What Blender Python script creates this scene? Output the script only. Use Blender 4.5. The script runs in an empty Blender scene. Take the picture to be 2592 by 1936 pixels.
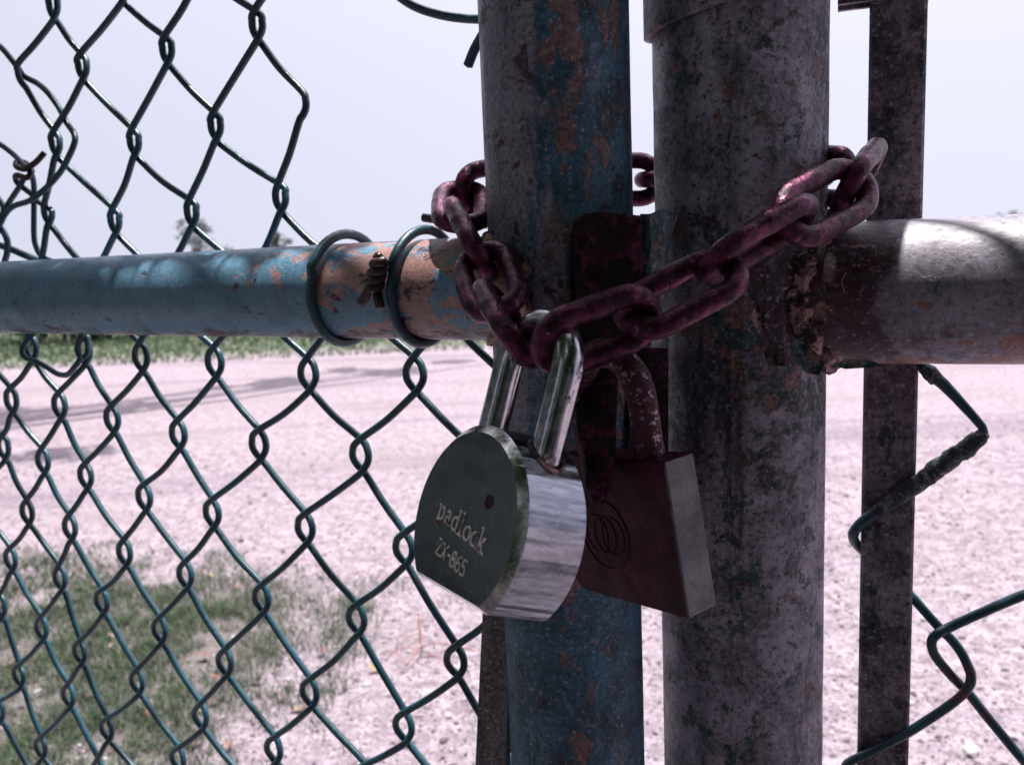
import bpy, math, random
import numpy as np
from mathutils import Matrix, Vector, noise as mnoise
from mathutils.bvhtree import BVHTree
random.seed(4); rng = np.random.default_rng(4)
S = bpy.context.scene; COL = S.collection

# ------------------------------------------------------------------ camera, sky, sun, exposure
FPX, CX, CY, CAMH = 2241.0, 1296.0, 968.0, 1.10           # focal length in photo pixels, picture centre, camera height
def nrm(v): v = np.asarray(v, float); return v/np.linalg.norm(v)
DOWN = nrm((0.0411, 0.9885, 0.1453))                      # world down as the camera (right, down, forward) sees it
ZC = -DOWN; YC = nrm(np.array((0, 0, 1.))-ZC[2]*ZC); XC = np.cross(YC, ZC)
R3 = np.stack((XC, YC, ZC))                               # camera axes -> world axes
CAM = np.array((0, 0, CAMH))
def W(v): return R3 @ np.asarray(v, float)                # direction
def P(x, y, d): return CAM + W(((x-CX)/FPX*d, (y-CY)/FPX*d, d))
def G(x, y, z=0.0):                                       # point of the ground seen at a pixel
    r = W(((x-CX)/FPX, (y-CY)/FPX, 1)); return CAM + r*((z-CAMH)/r[2])
cam = bpy.data.cameras.new('camera'); camo = bpy.data.objects.new('camera', cam); COL.objects.link(camo)
cm = np.eye(4); cm[:3, 0] = W((1, 0, 0)); cm[:3, 1] = W((0, -1, 0)); cm[:3, 2] = W((0, 0, -1)); cm[:3, 3] = CAM
camo.matrix_world = Matrix(cm.tolist())
cam.sensor_fit = 'HORIZONTAL'; cam.sensor_width = 36; cam.lens = 36*FPX/2592
cam.clip_start = 0.02; cam.clip_end = 2000
cam.dof.use_dof = True; cam.dof.focus_distance = 0.335; cam.dof.aperture_fstop = 19
S.camera = camo
SUN = nrm((0.10, 0.16, 0.98))                             # towards the sun
sun = bpy.data.lights.new('sun', 'SUN'); suno = bpy.data.objects.new('sun', sun); COL.objects.link(suno)
sun.energy = 5.0; sun.angle = math.radians(0.5); sun.color = (1.0, 0.955, 0.90)
suno.rotation_euler = Vector(SUN.tolist()).to_track_quat('Z', 'Y').to_euler(); suno.location = (0, 0, 30)
S.view_settings.view_transform = 'Standard'; S.view_settings.look = 'None'
S.view_settings.exposure = 0.7; S.view_settings.gamma = 1

class NT:                                                 # small node-building helper
    def __init__(s, tree): s.t = tree; s.n = tree.nodes; s.l = tree.links
    def set(s, inp, v):
        if v is None: return
        if isinstance(v, bpy.types.NodeSocket): s.l.new(v, inp)
        else:
            if isinstance(v, (tuple, list)) and len(v) == 3 and inp.type == 'RGBA': v = (*v, 1)
            inp.default_value = v
    def add(s, typ, ins={}, **kw):
        n = s.n.new(typ)
        for k, v in kw.items(): setattr(n, k, v)
        for k, v in ins.items(): s.set(n.inputs[k], v)
        return n
    def noise(s, vec, scale, detail=4, rough=.6, dist=0.0):
        return s.add('ShaderNodeTexNoise', {'Vector': vec, 'Scale': scale, 'Detail': detail, 'Roughness': rough, 'Distortion': dist}).outputs['Fac']
    def voro(s, vec, scale, feature='F1', out='Distance'):
        return s.add('ShaderNodeTexVoronoi', {'Vector': vec, 'Scale': scale}, feature=feature).outputs[out]
    def math(s, op, a, b=None, c=None):
        n = s.add('ShaderNodeMath', operation=op); s.set(n.inputs[0], a)
        if b is not None: s.set(n.inputs[1], b)
        if c is not None: s.set(n.inputs[2], c)
        return n.outputs[0]
    def step(s, v, lo, hi, a=0.0, b=1.0):
        return s.add('ShaderNodeMapRange', {'Value': v, 'From Min': lo, 'From Max': hi, 'To Min': a, 'To Max': b}, interpolation_type='SMOOTHSTEP').outputs['Result']
    def mix(s, f, a, b, mode='MIX'):
        n = s.add('ShaderNodeMix', data_type='RGBA', blend_type=mode)
        s.set(n.inputs[0], f); s.set(n.inputs[6], a); s.set(n.inputs[7], b); return n.outputs[2]
    def fmix(s, f, a, b):
        n = s.add('ShaderNodeMix', data_type='FLOAT'); s.set(n.inputs[0], f); s.set(n.inputs[2], a); s.set(n.inputs[3], b); return n.outputs[0]
    def sep(s, v): return s.add('ShaderNodeSeparateXYZ', {'Vector': v}).outputs
    def scale(s, v, k): return s.add('ShaderNodeMapping', {'Vector': v, 'Scale': k}).outputs['Vector']
    def coord(s): return s.add('ShaderNodeTexCoord').outputs['Object']

def material(name):
    m = bpy.data.materials.new(name); m.use_nodes = True; t = NT(m.node_tree)
    b = t.n['Principled BSDF']
    return m, t, b

world = bpy.data.worlds.new('World'); S.world = world; world.use_nodes = True
t = NT(world.node_tree)
sky = t.add('ShaderNodeTexSky', sky_type='NISHITA', sun_disc=False)
sky.sun_elevation = math.asin(SUN[2]); sky.sun_rotation = math.atan2(SUN[0], SUN[1])
sky.air_density = 1.0; sky.dust_density = 4.0; sky.ozone_density = 1.0
up_ = t.add('ShaderNodeVectorMath', {0: t.add('ShaderNodeTexCoord').outputs['Generated'], 1: (0, 0, .55)}, operation='ADD').outputs[0]   # even haze: no dark band at the skyline
t.l.new(t.add('ShaderNodeVectorMath', {0: up_}, operation='NORMALIZE').outputs[0], sky.inputs['Vector'])
hs = t.add('ShaderNodeHueSaturation', {'Color': sky.outputs[0], 'Saturation': 0.22, 'Value': 1.0})
tint = t.mix(1.0, hs.outputs[0], (1.22, 1.20, 1.36), 'MULTIPLY')      # thin bright overcast, faintly lavender
bg = t.n['Background']; t.l.new(tint, bg.inputs['Color']); bg.inputs['Strength'].default_value = 0.094

# ------------------------------------------------------------------ mesh helpers
MATS = {}; WORLD = {}
def mesh(name, V, F, mat=None, smooth=True):
    me = bpy.data.meshes.new(name)
    me.from_pydata([tuple(map(float, v)) for v in V], [], [tuple(map(int, f)) for f in F])
    if mat: me.materials.append(mat)
    me.polygons.foreach_set('use_smooth', [smooth]*len(me.polygons)); me.update(); return me
def fast_mesh(name, V, F, mat, smooth=False):             # V (n,3), F (m,k) arrays
    V = np.asarray(V, np.float32); F = np.asarray(F, np.int32); me = bpy.data.meshes.new(name)
    me.vertices.add(len(V)); me.vertices.foreach_set('co', V.ravel())
    k = F.shape[1]; me.loops.add(F.size); me.loops.foreach_set('vertex_index', F.ravel())
    me.polygons.add(len(F)); me.polygons.foreach_set('loop_start', np.arange(0, F.size, k, dtype=np.int32))
    me.polygons.foreach_set('loop_total', np.full(len(F), k, np.int32))
    me.polygons.foreach_set('use_smooth', np.full(len(F), smooth)); me.materials.append(mat)
    me.update(calc_edges=True); me.validate(); return me
def link(o, M, parent=None):                              # put o at world matrix M under parent
    COL.objects.link(o); M = M.copy(); WORLD[o.name] = M
    if parent is not None:
        o.parent = parent; o.matrix_basis = WORLD[parent.name].inverted() @ M
    else: o.matrix_basis = M
    return o
def T(p): return Matrix.Translation(Vector([float(c) for c in p]))
def tag(o, label=None, cat=None, group=None, kind=None):
    for k, v in (('label', label), ('category', cat), ('group', group), ('kind', kind)):
        if v: o[k] = v
    return o
def thing(name, loc, label, cat, group=None):
    o = bpy.data.objects.new(name, None); o.empty_display_size = 0.05
    link(o, T(loc)); return tag(o, label, cat, group)
def obj(name, V, F, mat, parent=None, M=None, smooth=True):
    """V in the frame M (world matrix); without M the points are world points and the part shares its parent's origin."""
    if M is None:
        M = WORLD[parent.name] if parent is not None else T((0, 0, 0))
        inv = M.inverted(); V = [inv @ Vector([float(c) for c in v]) for v in V]
    return link(bpy.data.objects.new(name, mesh(name, V, F, mat, smooth)), M, parent)
def frame(o, x, y, z):
    m = np.eye(4); m[:3, 0] = x; m[:3, 1] = y; m[:3, 2] = z; m[:3, 3] = o; return Matrix(m.tolist())

def catmull(pts, n=6, closed=False):
    pts = np.asarray(pts, float); k = len(pts); out = []
    for i in range(k if closed else k-1):
        p0 = pts[(i-1) % k] if closed or i > 0 else 2*pts[0]-pts[1]
        p1 = pts[i]; p2 = pts[(i+1) % k]
        p3 = pts[(i+2) % k] if closed or i+2 < k else 2*pts[-1]-pts[-2]
        for j in range(n):
            u = j/n; out.append(.5*((2*p1)+(p2-p0)*u+(2*p0-5*p1+4*p2-p3)*u*u+(3*p1-p0-3*p2+p3)*u**3))
    if not closed: out.append(pts[-1])
    return np.array(out)
def tube(pts, r, seg=12, closed=False, rough=0.0, rf=300.0, squash=None):
    """V, F of a round tube along pts; r a number or one per point; rough = relative lumpiness."""
    pts = np.asarray(pts, float); n = len(pts); r = np.broadcast_to(np.asarray(r, float), (n,)).copy()
    tg = np.roll(pts, -1, 0)-np.roll(pts, 1, 0)
    if not closed: tg[0] = pts[1]-pts[0]; tg[-1] = pts[-1]-pts[-2]
    tg /= np.maximum(np.linalg.norm(tg, axis=1, keepdims=True), 1e-12)
    a = np.array((0, 0, 1.)) if abs(tg[0][2]) < .9 else np.array((1., 0, 0))
    u = nrm(np.cross(tg[0], a)); U = [u]
    for i in range(1, n):
        u = u-tg[i]*(u @ tg[i]); u = u/max(np.linalg.norm(u), 1e-12); U.append(u)
    U = np.array(U)
    if closed:                                            # spread the leftover twist
        e = U[-1]-tg[0]*(U[-1] @ tg[0]); e = nrm(e); ang = math.atan2(np.cross(e, U[0]) @ tg[0], e @ U[0])
        for i in range(n):
            th = ang*i/n; b = np.cross(tg[i], U[i]); U[i] = U[i]*math.cos(th)+b*math.sin(th)
    B = np.cross(tg, U); V = []; F = []
    for i in range(n):
        for j in range(seg):
            th = 2*math.pi*j/seg; d = math.cos(th)*U[i]+math.sin(th)*B[i]; q = pts[i]+d*r[i]
            if rough:
                q = q+d*r[i]*rough*(mnoise.noise(Vector(q*rf))+.5*mnoise.noise(Vector(q*rf*2.7)))
            V.append(q)
    m = n if closed else n-1
    for i in range(m):
        for j in range(seg):
            i2 = (i+1) % n; j2 = (j+1) % seg
            F.append((i*seg+j, i*seg+j2, i2*seg+j2, i2*seg+j))
    if not closed:
        for i, rev in ((0, True), (n-1, False)):          # slightly domed ends
            c = len(V); V.append(pts[i]+tg[i]*r[i]*(.35 if not rev else -.35))
            for j in range(seg):
                f = (i*seg+j, i*seg+(j+1) % seg, c); F.append(f[::-1] if rev else f)
    return V, F
def join(*vf):
    V = []; F = []
    for v, f in vf:
        k = len(V); V += list(v); F += [tuple(i+k for i in q) for q in f]
    return V, F
def box(c, s, bev=0.0):
    """box about c with bevelled long edges (8-gon in x/y extruded along z)"""
    hx, hy, hz = s[0]/2, s[1]/2, s[2]/2; b = bev
    o = [(-hx+b, -hy), (hx-b, -hy), (hx, -hy+b), (hx, hy-b), (hx-b, hy), (-hx+b, hy), (-hx, hy-b), (-hx, -hy+b)] if b else [(-hx, -hy), (hx, -hy), (hx, hy), (-hx, hy)]
    return prism([(x+c[0], y+c[1]) for x, y in o], c[2]-hz, c[2]+hz)
def prism(o, z0, z1, rings=1):
    n = len(o); V = []; F = []
    for i in range(rings+1):
        z = z0+(z1-z0)*i/rings; V += [(x, y, z) for x, y in o]
    for i in range(rings):
        F += [(i*n+j, i*n+(j+1) % n, (i+1)*n+(j+1) % n, (i+1)*n+j) for j in range(n)]
    F += [tuple(range(n))[::-1], tuple(rings*n+j for j in range(n))]
    return V, F
def pipe(r, z0, z1, seg=72, rings=None, lump=0.0, seams=(), lf=60):
    """capped pipe along z with slight lumps and raised weld seams (angle, height, width)"""
    rings = rings or max(2, int((z1-z0)/.012)); V = []; F = []
    for i in range(rings+1):
        z = z0+(z1-z0)*i/rings
        for j in range(seg):
            th = 2*math.pi*j/seg; rr = r
            for a, h, w in seams:
                d = (th-a+math.pi) % (2*math.pi)-math.pi; rr += h*math.exp(-(d/w)**2)
            if lump: rr += lump*mnoise.noise(Vector((rr*math.cos(th)*lf, rr*math.sin(th)*lf, z*lf*.6)))
            V.append((rr*math.cos(th), rr*math.sin(th), z))
    for i in range(rings):
        F += [(i*seg+j, i*seg+(j+1) % seg, (i+1)*seg+(j+1) % seg, (i+1)*seg+j) for j in range(seg)]
    F += [tuple(range(seg))[::-1], tuple(rings*seg+j for j in range(seg))]
    return V, F

# ------------------------------------------------------------------ materials
def worn(name, base, layers, base2=None, rough=.55, metal=0.0, bump=.5, grain=900, spec=.4, streak=(150, 150, 22), fleck=1.0, darkf=.75, sd=.6):
    """painted / rusted steel: layers = (colour, scale(3-tuple or number), lo, hi, bias, height); bias = fn(t, coords) or None"""
    m, t, b = material(name); v = t.coord()
    n1 = t.noise(v, 55, 6, .65); n2 = t.noise(v, grain, 3, .7)
    col = t.mix(t.step(n1, .38, .62), base, base2 or tuple(c*.6 for c in base))
    h = t.math('MULTIPLY', n2, .25)
    for i, (c, sc, lo, hi, bias, ht) in enumerate(layers):
        w = t.add('ShaderNodeVectorMath', {0: v, 1: (i*1.7+.3, i*.9, i*2.3)}, operation='ADD').outputs[0]
        if isinstance(sc, tuple): n = t.noise(t.scale(w, sc), 1.0, 7, .68, .25)
        else: n = t.noise(w, sc, 7, .68, .25)
        if bias: n = t.math('ADD', n, bias(t, v))
        k = t.step(n, lo, hi)
        cc = t.mix(t.noise(w, 160, 4, .7), tuple(x*.62 for x in c), tuple(min(1, x*1.45) for x in c))
        col = t.mix(k, col, cc); h = t.math('ADD', h, t.math('MULTIPLY', k, ht))
    st = t.noise(t.scale(v, streak), 1.0, 5, .72)          # weathering streaks along the metal
    col = t.mix(t.step(st, .50, .34, 0, sd), col, tuple(x*.35 for x in base)); col = t.mix(t.step(st, .52, .74, 0, .55*fleck), col, (.34, .31, .40))
    sp = t.noise(v, grain*.60, 5, .80)                    # fine pitting and flecks
    col = t.mix(t.step(sp, .49, .37, 0, darkf), col, (.004, .003, .008))
    col = t.mix(t.step(sp, .555, .67, 0, .85*fleck), col, (.56, .52, .64))
    t.set(b.inputs['Base Color'], col)
    t.set(b.inputs['Roughness'], t.step(n1, .3, .7, rough-.12, rough+.15)); b.inputs['Metallic'].default_value = metal
    b.inputs['Specular IOR Level'].default_value = spec
    h = t.math('ADD', h, t.math('MULTIPLY', sp, .6))
    bp = t.add('ShaderNodeBump', {'Height': h, 'Strength': bump, 'Distance': .0007}); t.set(b.inputs['Normal'], bp.outputs[0])
    return m
def along(axis, lo, hi, a, b):                            # bias that runs along a local axis
    return lambda t, v: t.step(t.sep(v)['XYZ'.index(axis)], lo, hi, a, b)
def near(p, r0, r1, a):                                   # bias round a point of the part
    def f(t, v):
        d = t.add('ShaderNodeVectorMath', {0: v, 1: tuple(map(float, p))}, operation='DISTANCE').outputs['Value']
        return t.step(d, r0, r1, a, 0)
    return f
def both(f, g): return lambda t, v: t.math('ADD', f(t, v), g(t, v))
BLUE = (.026, .135, .235); SALMON = (.30, .135, .105); GREY = (.23, .205, .28); RUST = (.050, .008, .027); DARK = (.012, .008, .014)
M_lpost = worn('blue paint worn to grey steel', BLUE, [
    (GREY, (44, 44, 12), .48, .55, both(along('X', -.026, .010, .17, -.11), along('Z', .97, 1.05, -.30, 0)), -.3),
    ((.20, .105, .096), (95, 95, 50), .535, .575, both(both(along('X', -.016, -.002, -.12, .05), along('X', .004, .016, 0, -.06)), along('Z', .98, 1.04, -.06, 0)), -.5),
    (RUST, 60, .60, .66, along('Z', .95, 1.1, 0, .03), -.8)], base2=(.012, .062, .105), spec=.55, darkf=.7, sd=.5, fleck=.8, bump=.9, rough=.47)
M_lrail = worn('blue rail paint with salmon primer', (.135, .295, .44), [
    ((.40, .225, .205), (60, 80, 80), .52, .55, both(along('X', -.19, -.05, -.15, .07), along('Z', -.012, .008, -.05, .03)), -.5),
    (GREY, 70, .60, .66, along('X', -.3, -.05, -.06, .02), -.4),
    (RUST, (70, 110, 110), .60, .66, both(along('Z', -.021, -.012, .16, 0), along('X', -.10, -.01, 0, .055)), -.8)], base2=(.095, .22, .335), rough=.34, spec=.6, streak=(22, 150, 150), fleck=.35, darkf=.35, sd=.25)
JOINT = (.024, -.026, 1.078)                              # where the right rail meets its post, in the post's own frame
M_rpost = worn('weathered galvanised grey', (.40, .355, .46), [
    ((.055, .05, .075), (40, 40, 9), .52, .62, None, -.2),
    ((.05, .10, .13), 26, .61, .67, along('Z', .98, 1.05, .03, 0), .3),
    ((.24, .115, .105), 70, .54, .60, both(near(JOINT, .035, .062, .11), along('Z', 1.0, 1.04, -.06, -.03)), -.6),
    ((.03, .085, .095), 85, .57, .61, near(JOINT, .035, .075, .06), .4),
    ((.26, .24, .31), 90, .57, .66, None, .2),
    (RUST, 34, .58, .66, both(near(JOINT, .024, .038, .30), along('Z', .95, 1.0, -.04, 0)), -.7)], base2=(.20, .178, .24), grain=700, bump=1.2, darkf=.85, rough=.48, spec=.5)
M_rrail = worn('purple grey rail', (.30, .265, .335), [
    (RUST, 22, .48, .60, along('X', -.160, -.115, .34, -.08), -.6),
    ((.05, .09, .14), 30, .57, .66, None, .2),
    (SALMON, (50, 90, 90), .60, .64, along('Z', -.029, -.012, .16, 0), -.5),
    (DARK, 45, .62, .70, along('Z', -.03, .0, .10, -.03), -.2)], base2=(.23, .20, .265), rough=.44, spec=.5, grain=650, streak=(40, 130, 130), fleck=.7, darkf=.5, sd=.4)
M_bar = worn('dark rusted bar', (.31, .245, .30), [
    ((.030, .052, .050), (70, 70, 22), .52, .60, None, .2), ((.20, .18, .21), 130, .62, .70, None, .2), (RUST, 60, .54, .66, None, -.6)], base2=(.115, .085, .112), grain=650, bump=1.1, spec=.5)
M_lbar = worn('grey galvanised flat bar', (.17, .145, .15), [((.09, .075, .085), 60, .52, .64, None, -.3), (DARK, 260, .66, .72, None, -.6)], base2=(.13, .11, .115))
M_hasp = worn('dark wine red rusted plate', (.042, .005, .019), [((.17, .028, .085), 170, .50, .60, None, .6), ((.008, .002, .006), 75, .50, .58, None, -.6)], base2=(.022, .003, .011), rough=.5, bump=.9, spec=.22, fleck=.06, darkf=.6)
M_bracket = worn('flaking blue paint on bracket', (.06, .14, .17), [((.34, .18, .16), 85, .50, .55, along('Z', 1.10, 1.125, -.06, .04), -.5), ((.22, .21, .24), 90, .52, .58, None, -.3), (DARK, 120, .60, .66, None, -.9)], bump=1.0)
M_weld = worn('rusted weld with flaked paint', (.045, .012, .026), [((.56, .31, .30), 130, .44, .52, None, .8), ((.03, .085, .09), 110, .57, .62, None, .5)], bump=1.2)
def mk_chain():
    m, t, b = material('purple rusted chain steel'); v = t.coord()
    n = t.noise(v, 120, 6, .7); f = t.noise(v, 900, 3, .7); g = t.noise(v, 260, 5, .7)
    c = t.mix(t.step(n, .36, .64), (.026, .0018, .013), (.16, .025, .084))
    c = t.mix(t.step(g, .50, .34, 0, .8), c, (.012, .003, .008)); c = t.mix(t.step(g, .63, .71, 0, .75), c, (.42, .25, .36))  # dark blotches, then worn pale patches that double as painted-in glints
    t.set(b.inputs['Base Color'], c); b.inputs['Metallic'].default_value = .65
    t.set(b.inputs['Roughness'], t.step(g, .35, .65, .44, .24)); b.inputs['Specular IOR Level'].default_value = .6
    h = t.math('ADD', t.math('MULTIPLY', g, 1.1), t.math('MULTIPLY', f, .5))
    t.set(b.inputs['Normal'], t.add('ShaderNodeBump', {'Height': h, 'Strength': .75, 'Distance': .0006}).outputs[0]); return m
M_chain = mk_chain()
def mk_wire(name, a, bcol, rust):
    m, t, b = material(name); v = t.coord(); n = t.noise(v, 35, 4, .6); f = t.noise(v, 500, 3, .7)
    c = t.mix(t.step(n, .35, .65), a, bcol)
    c = t.mix(t.step(t.noise(v, 24, 5, .7), .63, .67), c, rust); c = t.mix(t.step(f, .66, .74, 0, .6), c, (.25, .30, .34))
    t.set(b.inputs['Base Color'], c); t.set(b.inputs['Roughness'], t.step(f, .3, .7, .25, .48)); b.inputs['Specular IOR Level'].default_value = .6
    t.set(b.inputs['Normal'], t.add('ShaderNodeBump', {'Height': f, 'Strength': .35, 'Distance': .0004}).outputs[0]); return m
M_wire = mk_wire('teal vinyl fence wire', (.007, .042, .060), (.016, .074, .108), (.085, .03, .045))
M_tie = mk_wire('blue tie wire', (.016, .055, .095), (.03, .09, .105), (.06, .07, .075))
M_tierust = mk_wire('rusted wire ends', (.022, .006, .011), (.04, .012, .019), (.07, .035, .045))
M_old = worn('crusted old fence wire', (.055, .085, .085), [((.16, .20, .20), 150, .52, .6, None, .6), ((.07, .05, .065), 90, .58, .64, None, -.4)], bump=1.2, grain=500)
def mk_steel(name, base, rough, brush, rustk, bumpk=.12, wsc=None, wd=0.0, rc=(.10, .025, .035)):
    m, t, b = material(name); v = t.coord(); w = t.scale(v, brush)
    s = t.noise(w, 1.0, 4, .7); n = t.noise(v, 60, 5, .65); f = t.noise(v, 420, 4, .75)
    c = t.mix(t.step(s, .36, .64), tuple(x*.62 for x in base), base)
    rk = t.step(t.noise(v, 420, 4, .75) if 'pitted' in name else n, *rustk); pit = t.step(f, .64, .70)
    c = t.mix(rk, c, rc); c = t.mix(t.math('MULTIPLY', pit, .8), c, (.05, .02, .03))
    t.set(b.inputs['Base Color'], c); t.set(b.inputs['Metallic'], t.fmix(rk, 1.0, .1))
    t.set(b.inputs['Roughness'], t.fmix(rk, t.step(s, .25, .75, rough-.06, rough+.10), .7))
    h = t.math('ADD', t.math('MULTIPLY', s, .5), t.math('MULTIPLY', f, .5)); rv = t.add('ShaderNodeMapping', {'Vector': v, 'Rotation': (.3, .2, .7), 'Scale': (40, 1900, 300)}).outputs['Vector']
    h = t.math('ADD', h, t.math('MULTIPLY', t.step(t.noise(rv, 1, 2, .5), .70, .76), -1.2))     # fine scratches
    bn = t.add('ShaderNodeBump', {'Height': h, 'Strength': bumpk, 'Distance': .0004}).outputs[0]
    if wsc: bn = t.add('ShaderNodeBump', {'Height': t.noise(t.scale(v, wsc), 1, 2, .55), 'Strength': 1.0, 'Distance': wd, 'Normal': bn}).outputs[0]
    t.set(b.inputs['Normal'], bn); return m
M_body = mk_steel('brushed chrome lock body', (.37, .385, .44), .16, (1500, 300, 120), (.68, .76), .3, (110, 110, 9), .0017)
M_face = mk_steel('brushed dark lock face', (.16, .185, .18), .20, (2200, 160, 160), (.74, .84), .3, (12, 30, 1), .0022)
M_bevel = mk_steel('polished lock rim', (.85, .82, .86), .14, (900, 900, 60), (.9, .99), .25, (70, 70, 5), .0005)
M_shackle = mk_steel('chrome shackle with rust spots', (.60, .58, .64), .17, (220, 220, 220), (.62, .70), .2)
M_rshackle = mk_steel('pitted rusty shackle', (.50, .46, .52), .34, (300, 300, 300), (.625, .56), 1.0, rc=(.075, .012, .032))
M_brass = worn('dulled maroon brass', (.064, .0055, .022), [((.095, .013, .036), 60, .54, .66, None, .2), ((.03, .007, .012), 30, .54, .64, None, -.2)], base2=(.048, .0045, .017), rough=.5, spec=.2, metal=.15, bump=.2, fleck=.06, darkf=.35, streak=(30, 60, 30))
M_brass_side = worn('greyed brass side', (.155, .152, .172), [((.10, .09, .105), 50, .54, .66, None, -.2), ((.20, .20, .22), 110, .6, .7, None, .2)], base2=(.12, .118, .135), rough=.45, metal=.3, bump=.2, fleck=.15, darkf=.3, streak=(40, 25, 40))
def mk_simple(name, fn, rough=.8, spec=.2, trans=0.0):
    m, t, b = material(name); t.set(b.inputs['Base Color'], fn(t)); b.inputs['Roughness'].default_value = rough; b.inputs['Specular IOR Level'].default_value = spec
    if trans:
        tr = t.add('ShaderNodeBsdfTranslucent', {'Color': fn(t)}); mx = t.add('ShaderNodeMixShader', {0: trans})
        t.l.new(b.outputs[0], mx.inputs[1]); t.l.new(tr.outputs[0], mx.inputs[2]); t.l.new(mx.outputs[0], t.n['Material Output'].inputs[0])
    return m
def rnd(t): return t.add('ShaderNodeNewGeometry').outputs['Random Per Island']
def ramp(t, f, stops):
    n = t.add('ShaderNodeValToRGB', {'Fac': f}); e = n.color_ramp.elements
    while len(e) < len(stops): e.new(.5)
    for el, (p, c) in zip(e, stops): el.position = p; el.color = (*c, 1)
    return n.outputs['Color']
M_peb = mk_simple('pale mauve gravel stone', lambda t: ramp(t, rnd(t), [(0, (0.033, 0.026, 0.040)), (.16, (0.086, 0.066, 0.086)), (.5, (0.205, 0.172, 0.191)), (.8, (0.330, 0.290, 0.310)), (1, (0.475, 0.449, 0.469))]), .75, .3)
M_grass = mk_simple('sparse grey green grass', lambda t: ramp(t, rnd(t), [(0, (.022, .036, .022)), (.3, (.055, .095, .048)), (.55, (.10, .145, .085)), (.75, (.19, .175, .15)), (1, (.06, .17, .05))]), .7, .25, .3)
M_verge = mk_simple('verge grass', lambda t: ramp(t, rnd(t), [(0, (0.040, 0.066, 0.033)), (.4, (0.079, 0.125, 0.059)), (.75, (0.145, 0.172, 0.125)), (1, (0.066, 0.158, 0.040))]), .8, .2, .25)
M_leafg = mk_simple('green foliage', lambda t: ramp(t, rnd(t), [(0, (0.020, 0.048, 0.014)), (.5, (0.040, 0.104, 0.024)), (1, (0.080, 0.160, 0.040))]), .55, .4, .3)
M_leafd = mk_simple('haze pale tree foliage', lambda t: ramp(t, rnd(t), [(0, (.10, .12, .12)), (.5, (.15, .17, .17)), (1, (.22, .23, .24))]), .6, .3, .6)  # pale leaf colour stands in for haze over the distant trees
M_bark = mk_simple('brown bark', lambda t: t.mix(t.noise(t.scale(t.coord(), (14, 14, 3)), 1, 5, .7), (.05, .04, .035), (.17, .14, .12)), .9)
M_letter = mk_simple('bright stamped letters with rust', lambda t: t.mix(t.step(t.noise(t.coord(), 210, 4, .6), .52, .60), (.80, .72, .73), (.20, .05, .06)), .35, .8)
M_twig = mk_simple('reddish dry twig', lambda t: t.mix(t.noise(t.coord(), 60, 3), (.22, .09, .075), (.36, .20, .18)), .8)
def leafmat(n, a, b): return mk_simple(n, lambda t: t.mix(t.noise(t.coord(), 45, 4, .6), a, b), .6, .3, .15)
M_leaf = [leafmat('red dry leaf', (.16, .045, .042), (.28, .14, .12)), leafmat('brown dry leaf', (.068, .031, .027), (.15, .075, .065)), leafmat('yellow dry leaf', (.26, .19, .09), (.34, .26, .16)), leafmat('pink faded leaf', (.33, .19, .18), (.42, .29, .28))]

# ------------------------------------------------------------------ ground
def ground_material():
    m, t, b = material('dusty mauve gravel'); v = t.coord()
    a = t.noise(v, 22, 6, .72); f = t.noise(v, 110, 4, .75); big = t.noise(t.scale(v, (.5, 1.1, 1)), 1.3, 4, .6); vo = t.voro(v, 55)
    c = t.mix(t.step(a, .34, .66), (0.200, 0.160, 0.186), (0.385, 0.322, 0.362))
    c = t.mix(t.step(vo, .0, .35, .45, 0), c, (0.45, 0.412, 0.435)); c = t.mix(t.step(f, .52, .36, 0, .8), c, (0.066, 0.053, 0.063))
    c = t.mix(t.step(big, .50, .66, 0, .55), c, (0.22, 0.182, 0.192))
    tr = t.noise(t.scale(v, (.16, 1.6, 1)), 1.0, 5, .65, .4)        # darker bands that run along the road
    c = t.mix(t.step(tr, .52, .64, 0, .6), c, (0.165, 0.134, 0.164))
    # the soil under the grass: worn lawn at the gate and a greener verge across the road
    x, y, z = t.sep(v)[0], t.sep(v)[1], None
    e = t.math('ADD', t.noise(v, 2.2, 4, .6), -.5)
    k = t.math('MULTIPLY', t.step(t.math('ADD', x, t.math('MULTIPLY', e, .7)), -.95, -.60, 1, 0), t.step(t.math('ADD', y, t.math('MULTIPLY', e, .9)), 3.15, 2.75, 0, 1))
    c = t.mix(t.math('MULTIPLY', k, .8), c, t.mix(a, (0.060, 0.063, 0.051), (0.156, 0.138, 0.129)))
    far = t.step(t.math('ADD', y, t.math('MULTIPLY', e, 1.5)), 10.2, 11.2, 0, 1)
    c = t.mix(t.math('MULTIPLY', far, .9), c, t.mix(a, (0.084, 0.114, 0.066), (0.180, 0.180, 0.144)))
    t.set(b.inputs['Base Color'], c); b.inputs['Roughness'].default_value = .9; b.inputs['Specular IOR Level'].default_value = .15
    h = t.math('ADD', t.math('MULTIPLY', a, .9), t.math('MULTIPLY', vo, -.5)); h = t.math('ADD', h, t.math('MULTIPLY', f, .4))
    t.set(b.inputs['Normal'], t.add('ShaderNodeBump', {'Height': h, 'Strength': .9, 'Distance': .012}).outputs[0]); return m
M_ground = ground_material()
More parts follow.
